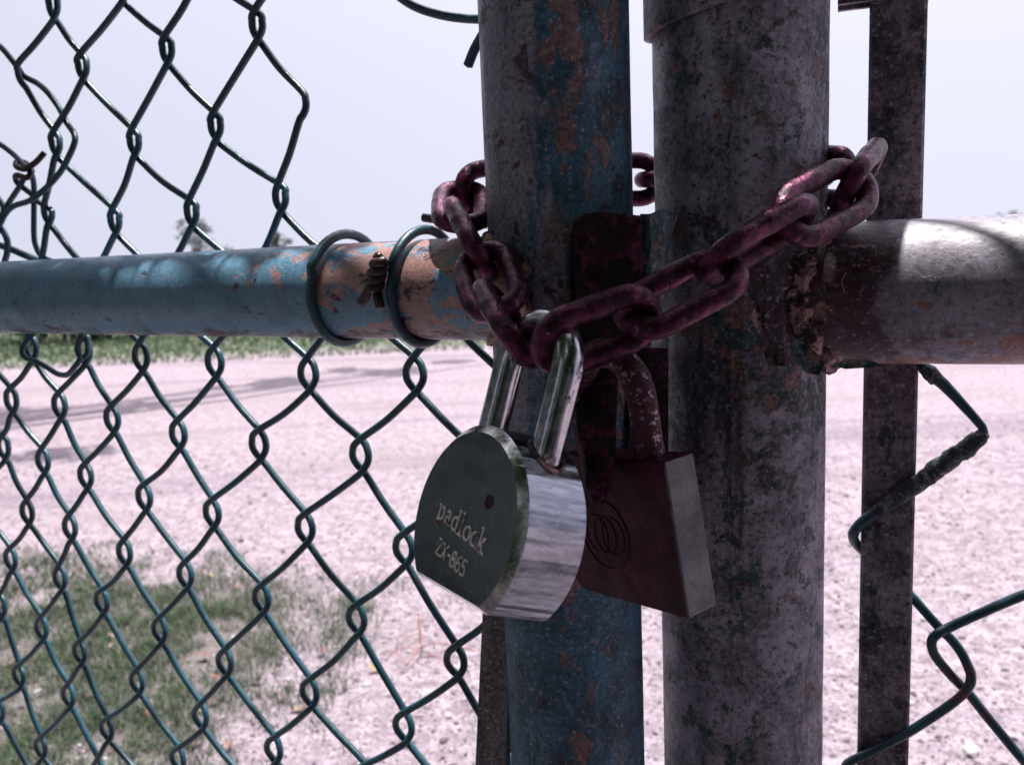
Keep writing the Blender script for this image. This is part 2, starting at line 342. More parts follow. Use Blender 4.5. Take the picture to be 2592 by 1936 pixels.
def make_ground():
    V = []; F = []; q = np.concatenate((-np.geomspace(9, 900, 14)[::-1], np.linspace(-8, 8, 97), np.geomspace(9, 900, 14)))
    n = len(q)
    for y in q+5:
        for x in q: V.append((x, y, .012*mnoise.noise(Vector((x*1.3, y*1.3, 0)))+.03*mnoise.noise(Vector((x*.3, y*.3, 4))) if abs(x) < 9 and abs(y-5) < 9 else 0))
    for i in range(n-1):
        for j in range(n-1): F.append((i*n+j, i*n+j+1, (i+1)*n+j+1, (i+1)*n+j))
    o = obj('ground', V, F, M_ground, M=T((0, 0, 0))); return tag(o, kind='structure')
make_ground()
def gz(x, y): return .012*mnoise.noise(Vector((x*1.3, y*1.3, 0)))+.03*mnoise.noise(Vector((x*.3, y*.3, 4))) if abs(x) < 9 and abs(y-5) < 9 else 0.0
def in_poly(px, py, poly):
    c = False; j = len(poly)-1
    for i in range(len(poly)):
        xi, yi = poly[i]; xj, yj = poly[j]
        if (yi > py) != (yj > py) and px < (xj-xi)*(py-yi)/(yj-yi)+xi: c = not c
        j = i
    return c
LAWN = [tuple(G(*p)[:2]) for p in ((-900, 1420), (0, 1415), (330, 1408), (560, 1440), (820, 1490), (940, 1545), (820, 1640), (640, 1730), (560, 1810), (500, 1936), (420, 2300), (-900, 2400))]
JIT = [(.34*math.cos(a*2.4)*math.sqrt(a/6), .34*math.sin(a*2.4)*math.sqrt(a/6)) for a in range(7)]
def lawn_density(x, y):
    f = sum(in_poly(x+a, y+b, LAWN) for a, b in JIT)/len(JIT); k = mnoise.noise(Vector((x*5, y*5, 2)))+.6*mnoise.noise(Vector((x*17, y*17, 5)))
    return max(0, min(1, f**1.3*(.55+.75*k)+(.15*k if f > 0 else 0)))+(.012 if k > .15 and x < .2 else 0)
def blades(n, pick, hlo, hhi, w):
    V = []; F = []; c = 0
    while c < n:
        x, y, dn, hs_ = pick()
        if random.random() > dn: continue
        c += 1; h = random.uniform(hlo, hhi)*hs_; a = random.uniform(0, 6.283); l = h*random.uniform(.2, 1.1); b = random.uniform(0, 6.283)
        dx, dy = math.cos(a), math.sin(a); ux, uy = math.cos(b)*w/2, math.sin(b)*w/2; z = gz(x, y)-.003
        k = len(V)
        for s, ww in ((0, 1), (.5, .8), (1, .12)):
            px, py, pz = x+dx*l*s*s, y+dy*l*s*s, z+h*(s-.25*s*s)
            V += [(px-ux*ww, py-uy*ww, pz), (px+ux*ww, py+uy*ww, pz)]
        F += [(k, k+1, k+3, k+2), (k+2, k+3, k+5, k+4)]
    return np.array(V), np.array(F)
def pick_lawn():
    d = 1.6+1.9*random.random(); x = random.uniform(-.64*d-.5, .1); return x, d, lawn_density(x, d), 1
V_, F_ = blades(44000, pick_lawn, .014, .055, .0028)
tag(link(bpy.data.objects.new('grass', fast_mesh('grass', V_, F_, M_grass)), T((0, 0, 0))), kind='stuff')
def pick_verge():
    y = 10.2+6*random.random()**1.5; x = random.uniform(-10, 9); return x, y+.02*x, .35+.6*min(1, (y-10.2)/2), .4+.6*min(1, (y-10)/3)
V_, F_ = blades(26000, pick_verge, .05, .17, .02)
tag(link(bpy.data.objects.new('verge_grass', fast_mesh('verge_grass', V_, F_, M_verge)), T((0, 0, 0))), kind='stuff')
def make_gravel(n):
    ico = np.array([(0, 0, 1), (.89, 0, .45), (.28, .85, .45), (-.72, .53, .45), (-.72, -.53, .45), (.28, -.85, .45), (.72, .53, -.45), (-.28, .85, -.45), (-.89, 0, -.45), (-.28, -.85, -.45), (.72, -.53, -.45), (0, 0, -1)])
    tri = np.array([(0, 1, 2), (0, 2, 3), (0, 3, 4), (0, 4, 5), (0, 5, 1), (1, 6, 2), (2, 7, 3), (3, 8, 4), (4, 9, 5), (5, 10, 1), (6, 7, 2), (7, 8, 3), (8, 9, 4), (9, 10, 5), (10, 6, 1), (11, 7, 6), (11, 8, 7), (11, 9, 8), (11, 10, 9), (11, 6, 10)])
    V = []; F = []
    for i in range(n):
        y = 1.5*math.exp(random.random()*1.25); x = random.uniform(-.62*y-.3, .62*y+.5)
        if lawn_density(x, y) > .2 and random.random() < .85: continue
        s = .0028*math.exp(abs(random.gauss(0, .48)))*(.85+.03*y)
        a = rng.uniform(0, 6.28); c, sn = math.cos(a), math.sin(a)
        p = ico*rng.uniform(.7, 1.15, (12, 1))*np.array((s*1.25, s*.9, s*.62))
        p = p @ np.array(((c, -sn, 0), (sn, c, 0), (0, 0, 1))).T+np.array((x, y, gz(x, y)+s*.22))
        F.append(tri+12*len(V)); V.append(p)
    return np.concatenate(V), np.concatenate(F)
V_, F_ = make_gravel(20000)
tag(link(bpy.data.objects.new('gravel', fast_mesh('gravel', V_, F_, M_peb)), T((0, 0, 0))), kind='stuff')

# ------------------------------------------------------------------ trees and bushes
def leaf_cloud(centres, n, size, flat=.6):
    """leaf faces spread through clumps: centres = (x,y,z,r)"""
    V = []; cs = np.array(centres); w = cs[:, 3]**2; w = w/w.sum()
    idx = rng.choice(len(cs), n, p=w); d = rng.normal(size=(n, 3)); d /= np.linalg.norm(d, axis=1, keepdims=True)
    c = cs[idx, :3]+d*(rng.random((n, 1))**.45)*cs[idx, 3:4]*np.array((1, 1, flat))
    u = rng.normal(size=(n, 3)); u /= np.linalg.norm(u, axis=1, keepdims=True)
    v = np.cross(u, rng.normal(size=(n, 3))+np.array((0, 0, 1.5))); v /= np.linalg.norm(v, axis=1, keepdims=True)
    s = size*rng.uniform(.6, 1.3, (n, 1))
    P4 = np.stack((c-u*s, c+v*s*.42, c+u*s, c-v*s*.42), 1).reshape(-1, 3)
    return P4, np.arange(4*n).reshape(n, 4)
SPOTS = []                                                # (x, y, r) gaps of the canopy as cast on the level of the rails
def gaps(V, F, ls, L):
    A = V.reshape(-1, 4, 3)+L; m = A.mean(1, keepdims=True)
    A = np.concatenate((A, (A+np.roll(A, 1, 1))/2, (A+m)/2, m), 1)   # sample points over each leaf
    q = (A-SUN*((A[..., 2:3]-1.1)/SUN[2]))[..., :2]; keep = np.ones(len(A), bool)
    for x, y, r in SPOTS: keep &= (((q[..., 0]-x)**2+(q[..., 1]-y)**2).min(1) > r*r)
    V = V.reshape(-1, 4, 3)[keep].reshape(-1, 3); return V, np.arange(len(V)).reshape(-1, 4)
def tree(name, loc, label, cat, clumps, nleaf, lsize, trunk_pts, trunk_r, leafm, group=None, flat=.6, tpart='trunk'):
    root = thing(name, loc, label, cat, group); L = np.array(loc)
    tv = tube(catmull(np.array(trunk_pts)+L, 5), np.linspace(trunk_r, trunk_r*.35, (len(trunk_pts)-1)*5+1), 9, rough=.12, rf=6)
    top = np.array(trunk_pts[-1])+L; mid = np.array(trunk_pts[len(trunk_pts)//2])+L
    limbs = [tv]
    for (x, y, z, r) in (c for c in clumps[:14] if name != 'shade_tree' or c[1]+loc[1] < -2.2):
        e = L+np.array((x, y, z)); b = mid if random.random() < .5 else top
        q = catmull([b, (b*.5+e*.5)+np.array((0, 0, .12*abs(z))), e], 4); limbs.append(tube(q, np.linspace(trunk_r*.42, trunk_r*.1, len(q))*(.35 if name == 'overhanging_tree' else 1), 6))
    V, F = join(*limbs); obj(tpart, V, F, M_bark, root)
    V, F = leaf_cloud(clumps, nleaf, lsize, flat)
    if name in ('overhanging_tree', 'shade_tree'): V, F = gaps(V, F, lsize, L)
    link(bpy.data.objects.new('crown', fast_mesh('crown', V, F, leafm)), WORLD[root.name], root)
    return root
def shade(targets, h):                                    # clumps h metres up that shade the given points
    return [(x+SUN[0]/SUN[2]*(hh-z), y+SUN[1]/SUN[2]*(hh-z), hh, r) for (x, y, z, r), hh in zip(targets, h)]
# spreading tree left of the view, whose long limbs shade the gravel in streaks
L0 = np.array((-7.0, 4.5, 0.0)); tg_ = []
for i in range(15):
    u = i/14; gx = -5.0+5.2*u+random.uniform(-.3, .3); gy = 6.4+3.0*u+random.uniform(-.5, .5); tg_.append((gx, gy, 0, random.uniform(.16, .36)))
tg_ += [(random.uniform(-5.5, -2.6), random.uniform(5.3, 6.1), 0, random.uniform(.2, .4)) for _ in range(7)]
hh_ = [random.uniform(5.4, 6.6) for _ in tg_]
cl = [(x-L0[0], y-L0[1], z, r) for x, y, z, r in shade(tg_, hh_)]
for i in range(16): cl.append((random.uniform(-2.4, 2.2), random.uniform(-2.4, 2.0), random.uniform(4.2, 7.2), random.uniform(.7, 1.3)))
tree('spreading_tree', L0, 'spreading tree left of the gravel yard with long limbs reaching over it', 'tree', cl, 15000, .10, [(0, 0, 0), (.1, .1, 1.6), (.3, .1, 3.4), (.8, .3, 5.0)], .22, M_leafg)
cl = []  # unseen hedge added as a dark backdrop for the padlock reflection
for i in range(70):
    u = random.uniform(-1.2, 6.6); cl.append((-.42*u+random.uniform(-.7, .2), u-1.5, random.uniform(.25, 1.0), random.uniform(.4, .6)))
    cl.append((-.42*u+random.uniform(-.6, .6), u-1.5, random.uniform(1.7, 3.4), random.uniform(.45, .75)))
tree('hedge', (-3.9, 1.5, 0), 'unseen tall dark green hedge left of the gate, added for the round padlock face to mirror', 'hedge', cl, 17000, .11, [(0, 0, 0), (.05, .05, 1.0), (0, .1, 2.2)], .09, M_leafg, None, .9)
# small distant trees on the skyline (pixel of the crown centre, crown radius in pixels, distance)
for px, py, rp, d, lab in ((492, 590, 44, 30, 'blurred grey green tree above the left rail, nearest the sparse fence diamonds'), (700, 605, 26, 34, 'small faint treetop just left of the plain blue tie wire'), (2562, 560, 34, 33, 'small dark treetop over the right end of the purple grey rail')):
    c = P(px, py, d); r = rp/FPX*d; base = np.array((c[0], c[1], 0))
    cl = [(random.gauss(0, .55)*r, random.gauss(0, .55)*r, c[2]+random.uniform(-.7, .65)*r, random.uniform(.22, .48)*r) for _ in range(16)]
    cl += [(random.gauss(0, .9)*r, random.gauss(0, .5)*r, max(.4, c[2]-random.uniform(.8, 1.8)*r), .5*r) for _ in range(5)]
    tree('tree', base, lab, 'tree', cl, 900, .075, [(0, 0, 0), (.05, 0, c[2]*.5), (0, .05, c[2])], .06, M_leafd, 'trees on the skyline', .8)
for i in range(9):
    x = -7.6+i*.95+random.uniform(-.2, .2); y = 13.6+random.uniform(-.5, .7); h = random.uniform(.62, .92)*(1 if i < 7 else .8)
    cl = [(random.gauss(0, .32), random.gauss(0, .25), random.uniform(.15, 1)*h*.8, random.uniform(.14, .28)) for _ in range(12)]
    words = ('first', 'second', 'third', 'fourth', 'fifth', 'sixth', 'seventh', 'eighth', 'ninth')[i]
    tree('bush', (x, y, 0), 'low bright green bush across the yard under the rail, %s from the left' % words, 'bush', cl, 900, .075, [(0, 0, 0), (.03, 0, h*.3), (0, .02, h*.55)], .02, M_leafg, 'bushes along the far verge', .9, 'stem')

# ------------------------------------------------------------------ the two gate leaves
ZUP = np.array((0, 0, 1.))
# left leaf: rail axis through two sighted points
lr0 = P(1200, 733, .368); lr1 = P(0, 752, .534); ldir = lr1-lr0; ldir[2] = 0; ldir = nrm(ldir)
lpc = P(1422, 700, .360); LPR = .0293; LRR = .0213
zr = (lr0[2]+lr1[2])/2
lpc = np.array((lpc[0], lpc[1], 0))
# slide the rail so that its axis passes through the post axis
left = thing('gate', lpc, 'left gate leaf with blue round post, blue rail and torn teal chain link mesh', 'gate', 'pair of chained gate leaves')
obj('post', *pipe(LPR, .04, 1.86, 96, lump=.00012, seams=((math.radians(200), .0002, .05),)), M_lpost, left, T(lpc))
ang = math.atan2(ldir[1], ldir[0])
rail_n = np.array((-ldir[1], ldir[0], 0));                # horizontal normal of the leaf
if rail_n @ (CAM-lr0) < 0: rail_n = -rail_n               # towards the camera side
foot = lr0+ldir*((lpc-lr0) @ ldir); foot[2] = zr
V, F = pipe(LRR, -1.25, .0, 72, lump=.00012)
# rail frame: local X along the rail (negative to the left), local Z up
Mr = frame(foot, -ldir, np.cross(ZUP, -ldir), ZUP)
V = [(z, y, x) for x, y, z in V]; F = [f[::-1] for f in F]
obj('rail', V, F, M_lrail, left, Mr)
for zz, nm in ((.10, 'bottom_rail'), (1.80, 'top_rail')):
    obj(nm, V, F, M_lrail, left, frame(np.array((foot[0], foot[1], zz)), -ldir, np.cross(ZUP, -ldir), ZUP))
far_post = foot+ldir*1.25; obj('post', *pipe(LPR, .04, 1.86, 48), M_lpost, left, T((far_post[0], far_post[1], 0)))
# chain link mesh of the left leaf lies behind the rail
PN = rail_n; P0 = foot-PN*(LRR+.0035)
def on_plane(x, y, off=0.0, n=PN, p0=P0):
    r = W(((x-CX)/FPX, (y-CY)/FPX, 1)); p = p0+n*off; return CAM+r*(((p-CAM) @ n)/(r @ n))
KN = {}                                                   # knots sighted in the photograph: (k, m) -> pixel
def line(k, m0, *pts):
    for i, p in enumerate(pts): KN[(k, m0+i)] = p
line(5, -5, (310, -22), (424, 136), (547, 328), (711, 508), (872, 715), (1050, 953), (1190, 1180))
line(6, -4, (652, 72), (762, 271))
line(4, -5, (136, 25), (210, 178), (341, 369), (486, 547), (633, 735), (781, 953), (913, 1157), (1023, 1393), (1153, 1677), (1275, 1950))
line(3, -4, (57, 195), (142, 373), (292, 568), (415, 740), (544, 924), (656, 1131), (773, 1342), (903, 1571), (1022, 1842))
line(2, -2, (123, 547), (240, 735), (358, 911), (452, 1106), (538, 1305), (663, 1520), (784, 1757))
line(1, -1, (100, 735), (214, 894), (285, 1068), (366, 1265), (470, 1461), (570, 1681), (693, 1901))
line(0, 0, (80, 888), (152, 1034), (218, 1212), (316, 1405), (405, 1600), (508, 1817))
line(-1, 1, (30, 1021), (110, 1174), (178, 1342), (259, 1528), (348, 1730))
line(-2, 2, (10, 1140), (70, 1304), (153, 1469), (203, 1656), (271, 1850))
line(-3, 4, (28, 1422), (106, 1596), (174, 1766))
line(-4, 5, (2, 1541), (49, 1715), (104, 1897))
line(-5, 7, (-2, 1804))
ux = -ldir                                                # in-plane axis to the right
K3 = {km: on_plane(*p) for km, p in KN.items()}
A_ = []; bs = []; bz = []
for (k, m), q in K3.items(): A_.append((1, k, m)); bs.append((q-P0) @ ux); bz.append(q[2])
A_ = np.array(A_, float); cs_, *_ = np.linalg.lstsq(A_, np.array(bs), rcond=None); cz_, *_ = np.linalg.lstsq(A_, np.array(bz), rcond=None)
RES = {km: ((q-P0) @ ux-cs_ @ (1, *km), q[2]-cz_ @ (1, *km)) for km, q in K3.items()}
def knot(c, r):
    k, m = (c-r)//2, r
    if (k, m) in K3: return K3[(k, m)]
    w = sx = sz = 0
    for (a, b), (es, ez) in RES.items():
        q = 1/(.4+(2*a+b-c)**2+(b-r)**2)**1.5; w += q; sx += q*es; sz += q*ez
    s = cs_ @ (1, k, m)+sx/w; z = cz_ @ (1, k, m)+sz/w
    return P0+ux*s+ZUP*(z-P0[2])
WR = .00188
def mesh_wire(c, r0, r1, right_turn_h=.0052):
    """one zigzag wire between knot columns c and c+1, rows r0..r1"""
    ks = []
    for r in range(r0, r1+1):
        col = c if (r-c) % 2 == 0 else c+1
        ks.append((knot(col, r), 1 if col == c+1 else -1))
    pts = []
    for i, (q, s) in enumerate(ks):
        # arriving segment runs behind when this is a right turn, in front when a left turn
        din = -1 if s > 0 else 1; off = PN*WR*1.05; low = 1 if q[2] < foot[2] else .62
        h = ZUP*.0084*(.6+.4*low); b_ = ux*s*.0048*low; jit = np.array((random.uniform(-1, 1), 0, random.uniform(-1, 1)))*.0007
        if i > 0:
            a = ks[i-1][0]; pts.append((a+q)/2+off*din+ux*(.0014*-s)+jit)
            pts.append(q+h*1.05+off*din-b_*.12)
        pts.append(q+h*.45+off*din*.5+b_*.80); pts.append(q+b_-h*.12); pts.append(q-h*.60-off*din*.6+b_*.62)
        if i < len(ks)-1: pts.append(q-h*1.05-off*din-b_*.12)
    return catmull(pts, 4)
rows = {c: (-7, 14) for c in range(-26, 12)}
for c in (9, 10, 11): rows[c] = (-1, 12)
for c in (8,): rows[c] = (-5, 12)
for c in (6, 7): rows[c] = (-6, 12)
rows[1] = (-2, 14); rows[0] = (-1, 14)
def clip_rows(c):
    a, b = rows[c]
    while b > a+1 and knot(c, b)[2] < .11: b -= 1
    while a < b-1 and knot(c, a)[2] > 1.78: a += 1
    return a, b
for c in sorted(rows):
    a, b = clip_rows(c)
    s0 = (knot(c, (a+b)//2)-foot) @ -ldir
    if s0 < -1.24 or b-a < 2: continue
    q = mesh_wire(c, a, b); obj('mesh_wire', *tube(q, WR, 9), M_wire, left)
def wire_px(name, pts, r, mat, parent, off=0.0, seg=9, n=6, rough=0.0, plane=None):
    q = [on_plane(p[0], p[1], off+(p[2] if len(p) > 2 else 0), *(plane or (PN, P0))) for p in pts]
    c = catmull(q, n); return obj(name, *tube(c, r if np.isscalar(r) else np.interp(np.linspace(0, 1, len(c)), np.linspace(0, 1, len(r)), r), seg, rough=rough, rf=260), mat, parent)
# bent and broken strands at the left edge
wire_px('bent_wire', [(-60, 70), (0, 118), (40, 165), (62, 194, -.004), (95, 212, -.004), (122, 236), (150, 275), (168, 310), (188, 340, .002), (188, 365, .004), (168, 410, .006), (150, 440, .006), (118, 475, .006), (75, 508, .006), (35, 522, .004), (12, 545), (-20, 600)], WR*.95, M_wire, left)
wire_px('bent_wire', [(-40, 345), (0, 366), (35, 392), (60, 418, .003), (78, 438, .004), (86, 470), (86, 540), (86, 590), (90, 620), (105, 648), (140, 665), (200, 690, -.002)], WR*.9, M_wire, left)
wire_px('twisted_stub', [(112, 388, .002), (90, 412, .004), (62, 428, .006), (42, 422, .006), (44, 410, .002), (66, 414, -.001), (80, 432, .003), (68, 450, .006), (42, 444, .006), (42, 460, .002), (60, 476, 0), (80, 492, 0), (100, 512, .001), (128, 530, 0)], WR*.95, M_tierust, left)
wire_px('bent_wire', [(60, 452, .003), (48, 475, .002), (26, 508), (4, 545), (-25, 585)], WR*.95, M_wire, left)
wire_px('bent_wire', [(-20, 560), (4, 580), (18, 608, .002), (18, 640, .002), (10, 670), (4, 705)], WR*1.05, M_wire, left)
wire_px('bent_wire', [(-30, 612), (20, 628), (60, 645), (100, 662), (150, 690)], WR*1.2, M_wire, left, -.004)
wire_px('bent_wire', [(92, 836), (64, 868, .003), (56, 890, .005), (66, 906, .006), (92, 915, .006), (120, 930, .005), (146, 946, .004), (170, 948, .006), (188, 930, .008), (206, 905, .006)], WR*.95, M_wire, left)
wire_px('bent_wire', [(216, 835, .002), (200, 862, .004), (196, 888, .005), (208, 908, .004), (222, 890, .002), (222, 850, -.002)], WR*.9, M_wire, left)
# cut strands near the top of the post
wire_px('cut_wire', [(960, -60), (1010, -8), (1060, 22), (1120, 40), (1175, 48), (1222, 50)], WR*1.05, M_wire, left, -.006)
wire_px('cut_wire', [(1184, 168), (1200, 128), (1222, 88), (1262, 20), (1300, -50)], WR*1.2, M_wire, left, -.010)
wire_px('cut_wire', [(1072, 551), (1100, 555), (1150, 560), (1230, 568)], WR*1.05, M_tierust, left, .006)
# tie wires round the rail
def tie(name, px, slant, mat, r, knotted):
    q = on_plane(px, 740, 2*LRR+.006); s = (q-foot) @ -ldir; pts = []
    for i in range(40):
        th = 2*math.pi*i/40; rr = LRR+r*.9+(.0022 if math.sin(th) > .4 else 0)
        pts.append(foot-ldir*(s+slant*math.sin(th)+.5*slant*(1-math.cos(th)) )+PN*math.cos(th)*rr+ZUP*math.sin(th)*rr)
    o = obj(name, *tube(pts, r, 10, True), mat, left)
    return o, s
tie('tie_wire', 784, .0018, M_tie, .0022, False)
t2, s2 = tie('tie_wire', 988, .0016, M_tie, .0021, True)
def twist(px0, px1, n=5):
    OF = 2*LRR+.0035; a = on_plane(*px0, OF+.0065); b = on_plane(*px1, OF+.0055); out = []
    ax = nrm(b-a); u = nrm(np.cross(ax, PN)); w = np.cross(ax, u)
    for ph, tail in ((0, on_plane(914, 768, OF+.007)), (math.pi, on_plane(962, 778, OF+.005))):
        pts = [a+(b-a)*f+(u*math.cos(ph+f*n*2.2)+w*math.sin(ph+f*n*2.2))*.0022 for f in np.linspace(0, 1, 22)]
        pts += [pts[-1]*.4+tail*.6, tail]; out.append(tube(catmull(pts, 2), .0021, 9, rough=.06))
    return join(*out)
obj('twisted_end', *twist((964, 654), (944, 730)), M_tierust, t2)
# flat tension bar of the left leaf, a little out of plumb
a = P(1315, 500, .398); b = P(1247, 1936, .402); zb = nrm(a-b); xb = nrm(-ldir-zb*(-ldir @ zb)); yb = np.cross(zb, xb)
kf = (1.80-b[2])/zb[2]; kb = (.10-b[2])/zb[2]
obj('tension_bar', *prism([(-.0078, -.0022), (.0078, -.0022), (.0078, .0022), (-.0078, .0022)], kb, kf, 60), M_lbar, left, frame(b, xb, yb, zb), smooth=False)

# right leaf
rr0 = P(2200, 741, .365); rr1 = P(2592, 733, .3455); rdir = rr1-rr0; rdir[2] = 0; rdir = nrm(rdir); RRR = .0292
rz = (rr0[2]+rr1[2])/2; RPR = .0353
rpc = P(1872, 600, .3760); rpc = np.array((rpc[0], rpc[1], 0))
right = thing('gate', rpc, 'right gate leaf with thick grey round post, purple grey rail and loose teal wires', 'gate', 'pair of chained gate leaves')
seam = math.atan2(CAM[1]-rpc[1], CAM[0]-rpc[0])
obj('post', *pipe(RPR, .04, 1.90, 200, lump=.00022, lf=90, seams=((seam-.10, .0016, .018), (seam-.04, -.0007, .03), (seam-.17, -.0008, .04), (seam+.03, .0004, .02))), M_rpost, right, T(rpc))
rfoot = rr0+rdir*((rpc-rr0) @ rdir); rfoot[2] = rz
RN = np.array((-rdir[1], rdir[0], 0)); RN = RN if RN @ (CAM-rr0) > 0 else -RN
V, F = pipe(RRR, .0, 1.30, 84, lump=.0002, lf=80); V = [(z, y, x) for x, y, z in V]; F = [f[::-1] for f in F]
# frame origin a little to the right of the weld so that the wear bias follows the joint
Mq = frame(rfoot+rdir*.19, rdir, np.cross(ZUP, rdir), ZUP)
obj('rail', [(x-.19, y, z) for x, y, z in V], F, M_rrail, right, Mq)
for zz, nm in ((.10, 'bottom_rail'), (1.82, 'top_rail')):
    obj(nm, [(x-.19, y, z) for x, y, z in V], F, M_rrail, right, frame(np.array((rfoot[0]+rdir[0]*.19, rfoot[1]+rdir[1]*.19, zz)), rdir, np.cross(ZUP, rdir), ZUP))
fp = rfoot+rdir*1.30; obj('post', *pipe(RPR, .04, 1.90, 48), M_rpost, right, T((fp[0], fp[1], 0)))
def weld(foot_, d, n, r_rail, pc, r_post, r_bead, lump):
    pts = []
    for i in range(90):
        th = 2*math.pi*i/90; q = foot_+n*math.cos(th)*r_rail+ZUP*math.sin(th)*r_rail
        w = q-pc; w[2] = 0; bq = w @ d; cq = w @ w-r_post**2; disc = bq*bq-cq
        s = -bq+math.sqrt(max(disc, 1e-7)); pts.append(q+d*s)
    rad = [r_bead*(1+.35*mnoise.noise(Vector(p*150))) for p in pts]
    return tube(pts, rad, 12, True, rough=lump, rf=420)
obj('weld_bead', *weld(rfoot, rdir, RN, RRR-.0008, rpc, RPR, .0052, .55), M_weld, right)
obj('weld_bead', *weld(foot, ldir, PN, LRR-.0005, lpc, LPR, .0026, .35), M_weld, left)
# a lifted flake of paint under the joint
def flake(px, mat, parent, d, th=.0012, curl=.003):
    c = np.mean(np.array(px), 0); V = []; n = len(px)
    for lift in (0, 1):
        for s in (1.0, .55):
            for x, y in px:
                q = c+(np.array((x, y))-c)*s; V.append(P(q[0], q[1], d-lift*th-(curl*(s == 1.0)*(.4+.6*mnoise.noise(Vector((x*.05, y*.05, 0)))))))
        V.append(P(c[0], c[1], d-lift*th))
    F = []; m = 2*n+1
    for l in (0, 1):
        for j in range(n):
            k = (j+1) % n; f = [(l*m+j, l*m+k, l*m+n+k, l*m+n+j), (l*m+n+j, l*m+n+k, l*m+2*n)]
            F += f if l else [g[::-1] for g in f]
    F += [(j, m+j, m+(j+1) % n, (j+1) % n) for j in range(n)]
    return obj('paint_flake', V, F, mat, parent)
flake([(2002, 880), (2012, 855), (2035, 862), (2062, 890), (2092, 912), (2082, 935), (2070, 950), (2040, 945), (2012, 915)], M_bracket, right, .3405)
flake([(1925, 880), (1948, 862), (1975, 872), (1998, 900), (1988, 925), (1955, 930), (1930, 910)], M_weld, right, .3405)
flake([(1900, 800), (1915, 770), (1935, 790), (1938, 830), (1920, 845)], M_weld, right, .3408)
flake([(2105, 925), (2150, 905), (2205, 912), (2235, 925), (2190, 931), (2140, 934)], M_bracket, right, .3425, .001, .002)
flake([(2128, 715), (2140, 690), (2168, 700), (2180, 730), (2160, 748), (2138, 742)], M_weld, right, .3425, .001, .0015)
# tension bar of the right leaf
a = P(2272, 0, .396); b = P(2234, 1936, .394)
c0 = P(2255, 900, .3955); bx = rdir; Mb = frame(np.array((c0[0], c0[1], 0)), bx, np.cross(ZUP, bx), ZUP)
obj('tension_bar', *prism([(-.0112, -.0024), (-.0100, -.0034), (.0100, -.0034), (.0112, -.0024), (.0112, .0026), (-.0112, .0026)], .10, 1.84, 80), M_bar, right, Mb, smooth=False)
# tension band clamped round the post near the top: strap and two lugs that reach for the bar
def band():
    zc = P(1660, 92, .36)[2]; V = []; F = []; n = 72; h = .026
    for i in range(n):
        th = 2*math.pi*i/n; tilt = .0
        for rr, z in ((RPR+.0004, 0), (RPR+.0034, .0008), (RPR+.0034, h), (RPR+.0004, h)):
            V.append((rr*math.cos(th), rr*math.sin(th), zc+z+.0075*(1+math.cos(th-.1))))
    for i in range(n):
        for j in range(4):
            i2 = (i+1) % n; F.append((i*4+j, i2*4+j, i2*4+(j+1) % 4, i*4+(j+1) % 4))
    return V, F, zc, h
V, F, zc, hb = band(); bo = obj('tension_band', V, F, M_rpost, right, T(rpc))
lug0 = np.array((c0[0], c0[1], 0))
V, F = join(prism([(-.024, -.008), (.012, -.008), (.012, -.0052), (-.024, -.0052)], zc+.0135, zc+.0395), prism([(-.024, .0034), (.012, .0034), (.012, .0062), (-.024, .0062)], zc+.0135, zc+.0395))
obj('lug', V, F, M_bar, bo, Mb, smooth=False)
# rust hole with a burr in the post
def burr(px, d, s, mat, parent, name='rust_pit'):
    pts = [P(px[0]+s*math.cos(a)*(.9+.2*random.random()), px[1]+s*.8*math.sin(a), d) for a in np.linspace(0, 2*math.pi, 14, endpoint=False)]
    return obj(name, *tube(catmull(pts, 3, True), .0010, 7, True, rough=.4, rf=500), mat, parent)
dq = np.linalg.norm(rpc[:2]-CAM[:2])-RPR
burr((1808, 190), .3435, 17, M_weld, right)
# hasp plate of the right leaf: reaches across in front of the left post, its return flange welded to the right post
def hasp():
    d0, d1 = .3275, .3165
    def dep(x, y=0): return d0+(d1-d0)*(x-1440)/185-.036*max(0, min(1, (y-860)/330))
    out = [(1441, 640), (1442, 600), (1450, 572), (1464, 552), (1486, 541), (1520, 538), (1570, 541), (1624, 546), (1625, 620), (1626, 700), (1626, 800), (1612, 860), (1580, 905), (1566, 960), (1562, 1060), (1558, 1160), (1548, 1235), (1528, 1275), (1502, 1282), (1480, 1240), (1462, 1120), (1448, 980), (1442, 840), (1440, 740)]
    c = np.array((1530, 800)); V = []; n = len(out); th = .0042
    for lift, s in ((0, 1.0), (.0012, .965), (.0014, .86)):
        for x, y in out:
            q = c+(np.array((x, y))-c)*s; V.append(P(q[0], q[1], dep(*q)-lift))
    k = len(V)
    for x, y in out: V.append(P(x, y, dep(x, y)+th))
    F = []
    for l in range(2): F += [(l*n+j, l*n+(j+1) % n, (l+1)*n+(j+1) % n, (l+1)*n+j) for j in range(n)]
    F += [tuple(2*n+j for j in range(n)), tuple(k+j for j in range(n))[::-1]]
    F += [(j, k+j, k+(j+1) % n, (j+1) % n) for j in range(n)]
    F = [f[::-1] for f in F]
    return V, F
hp = obj('hasp_plate', *hasp(), M_hasp, right)
hp['label'] = 'dark purple rusted hasp plate with one rounded corner'
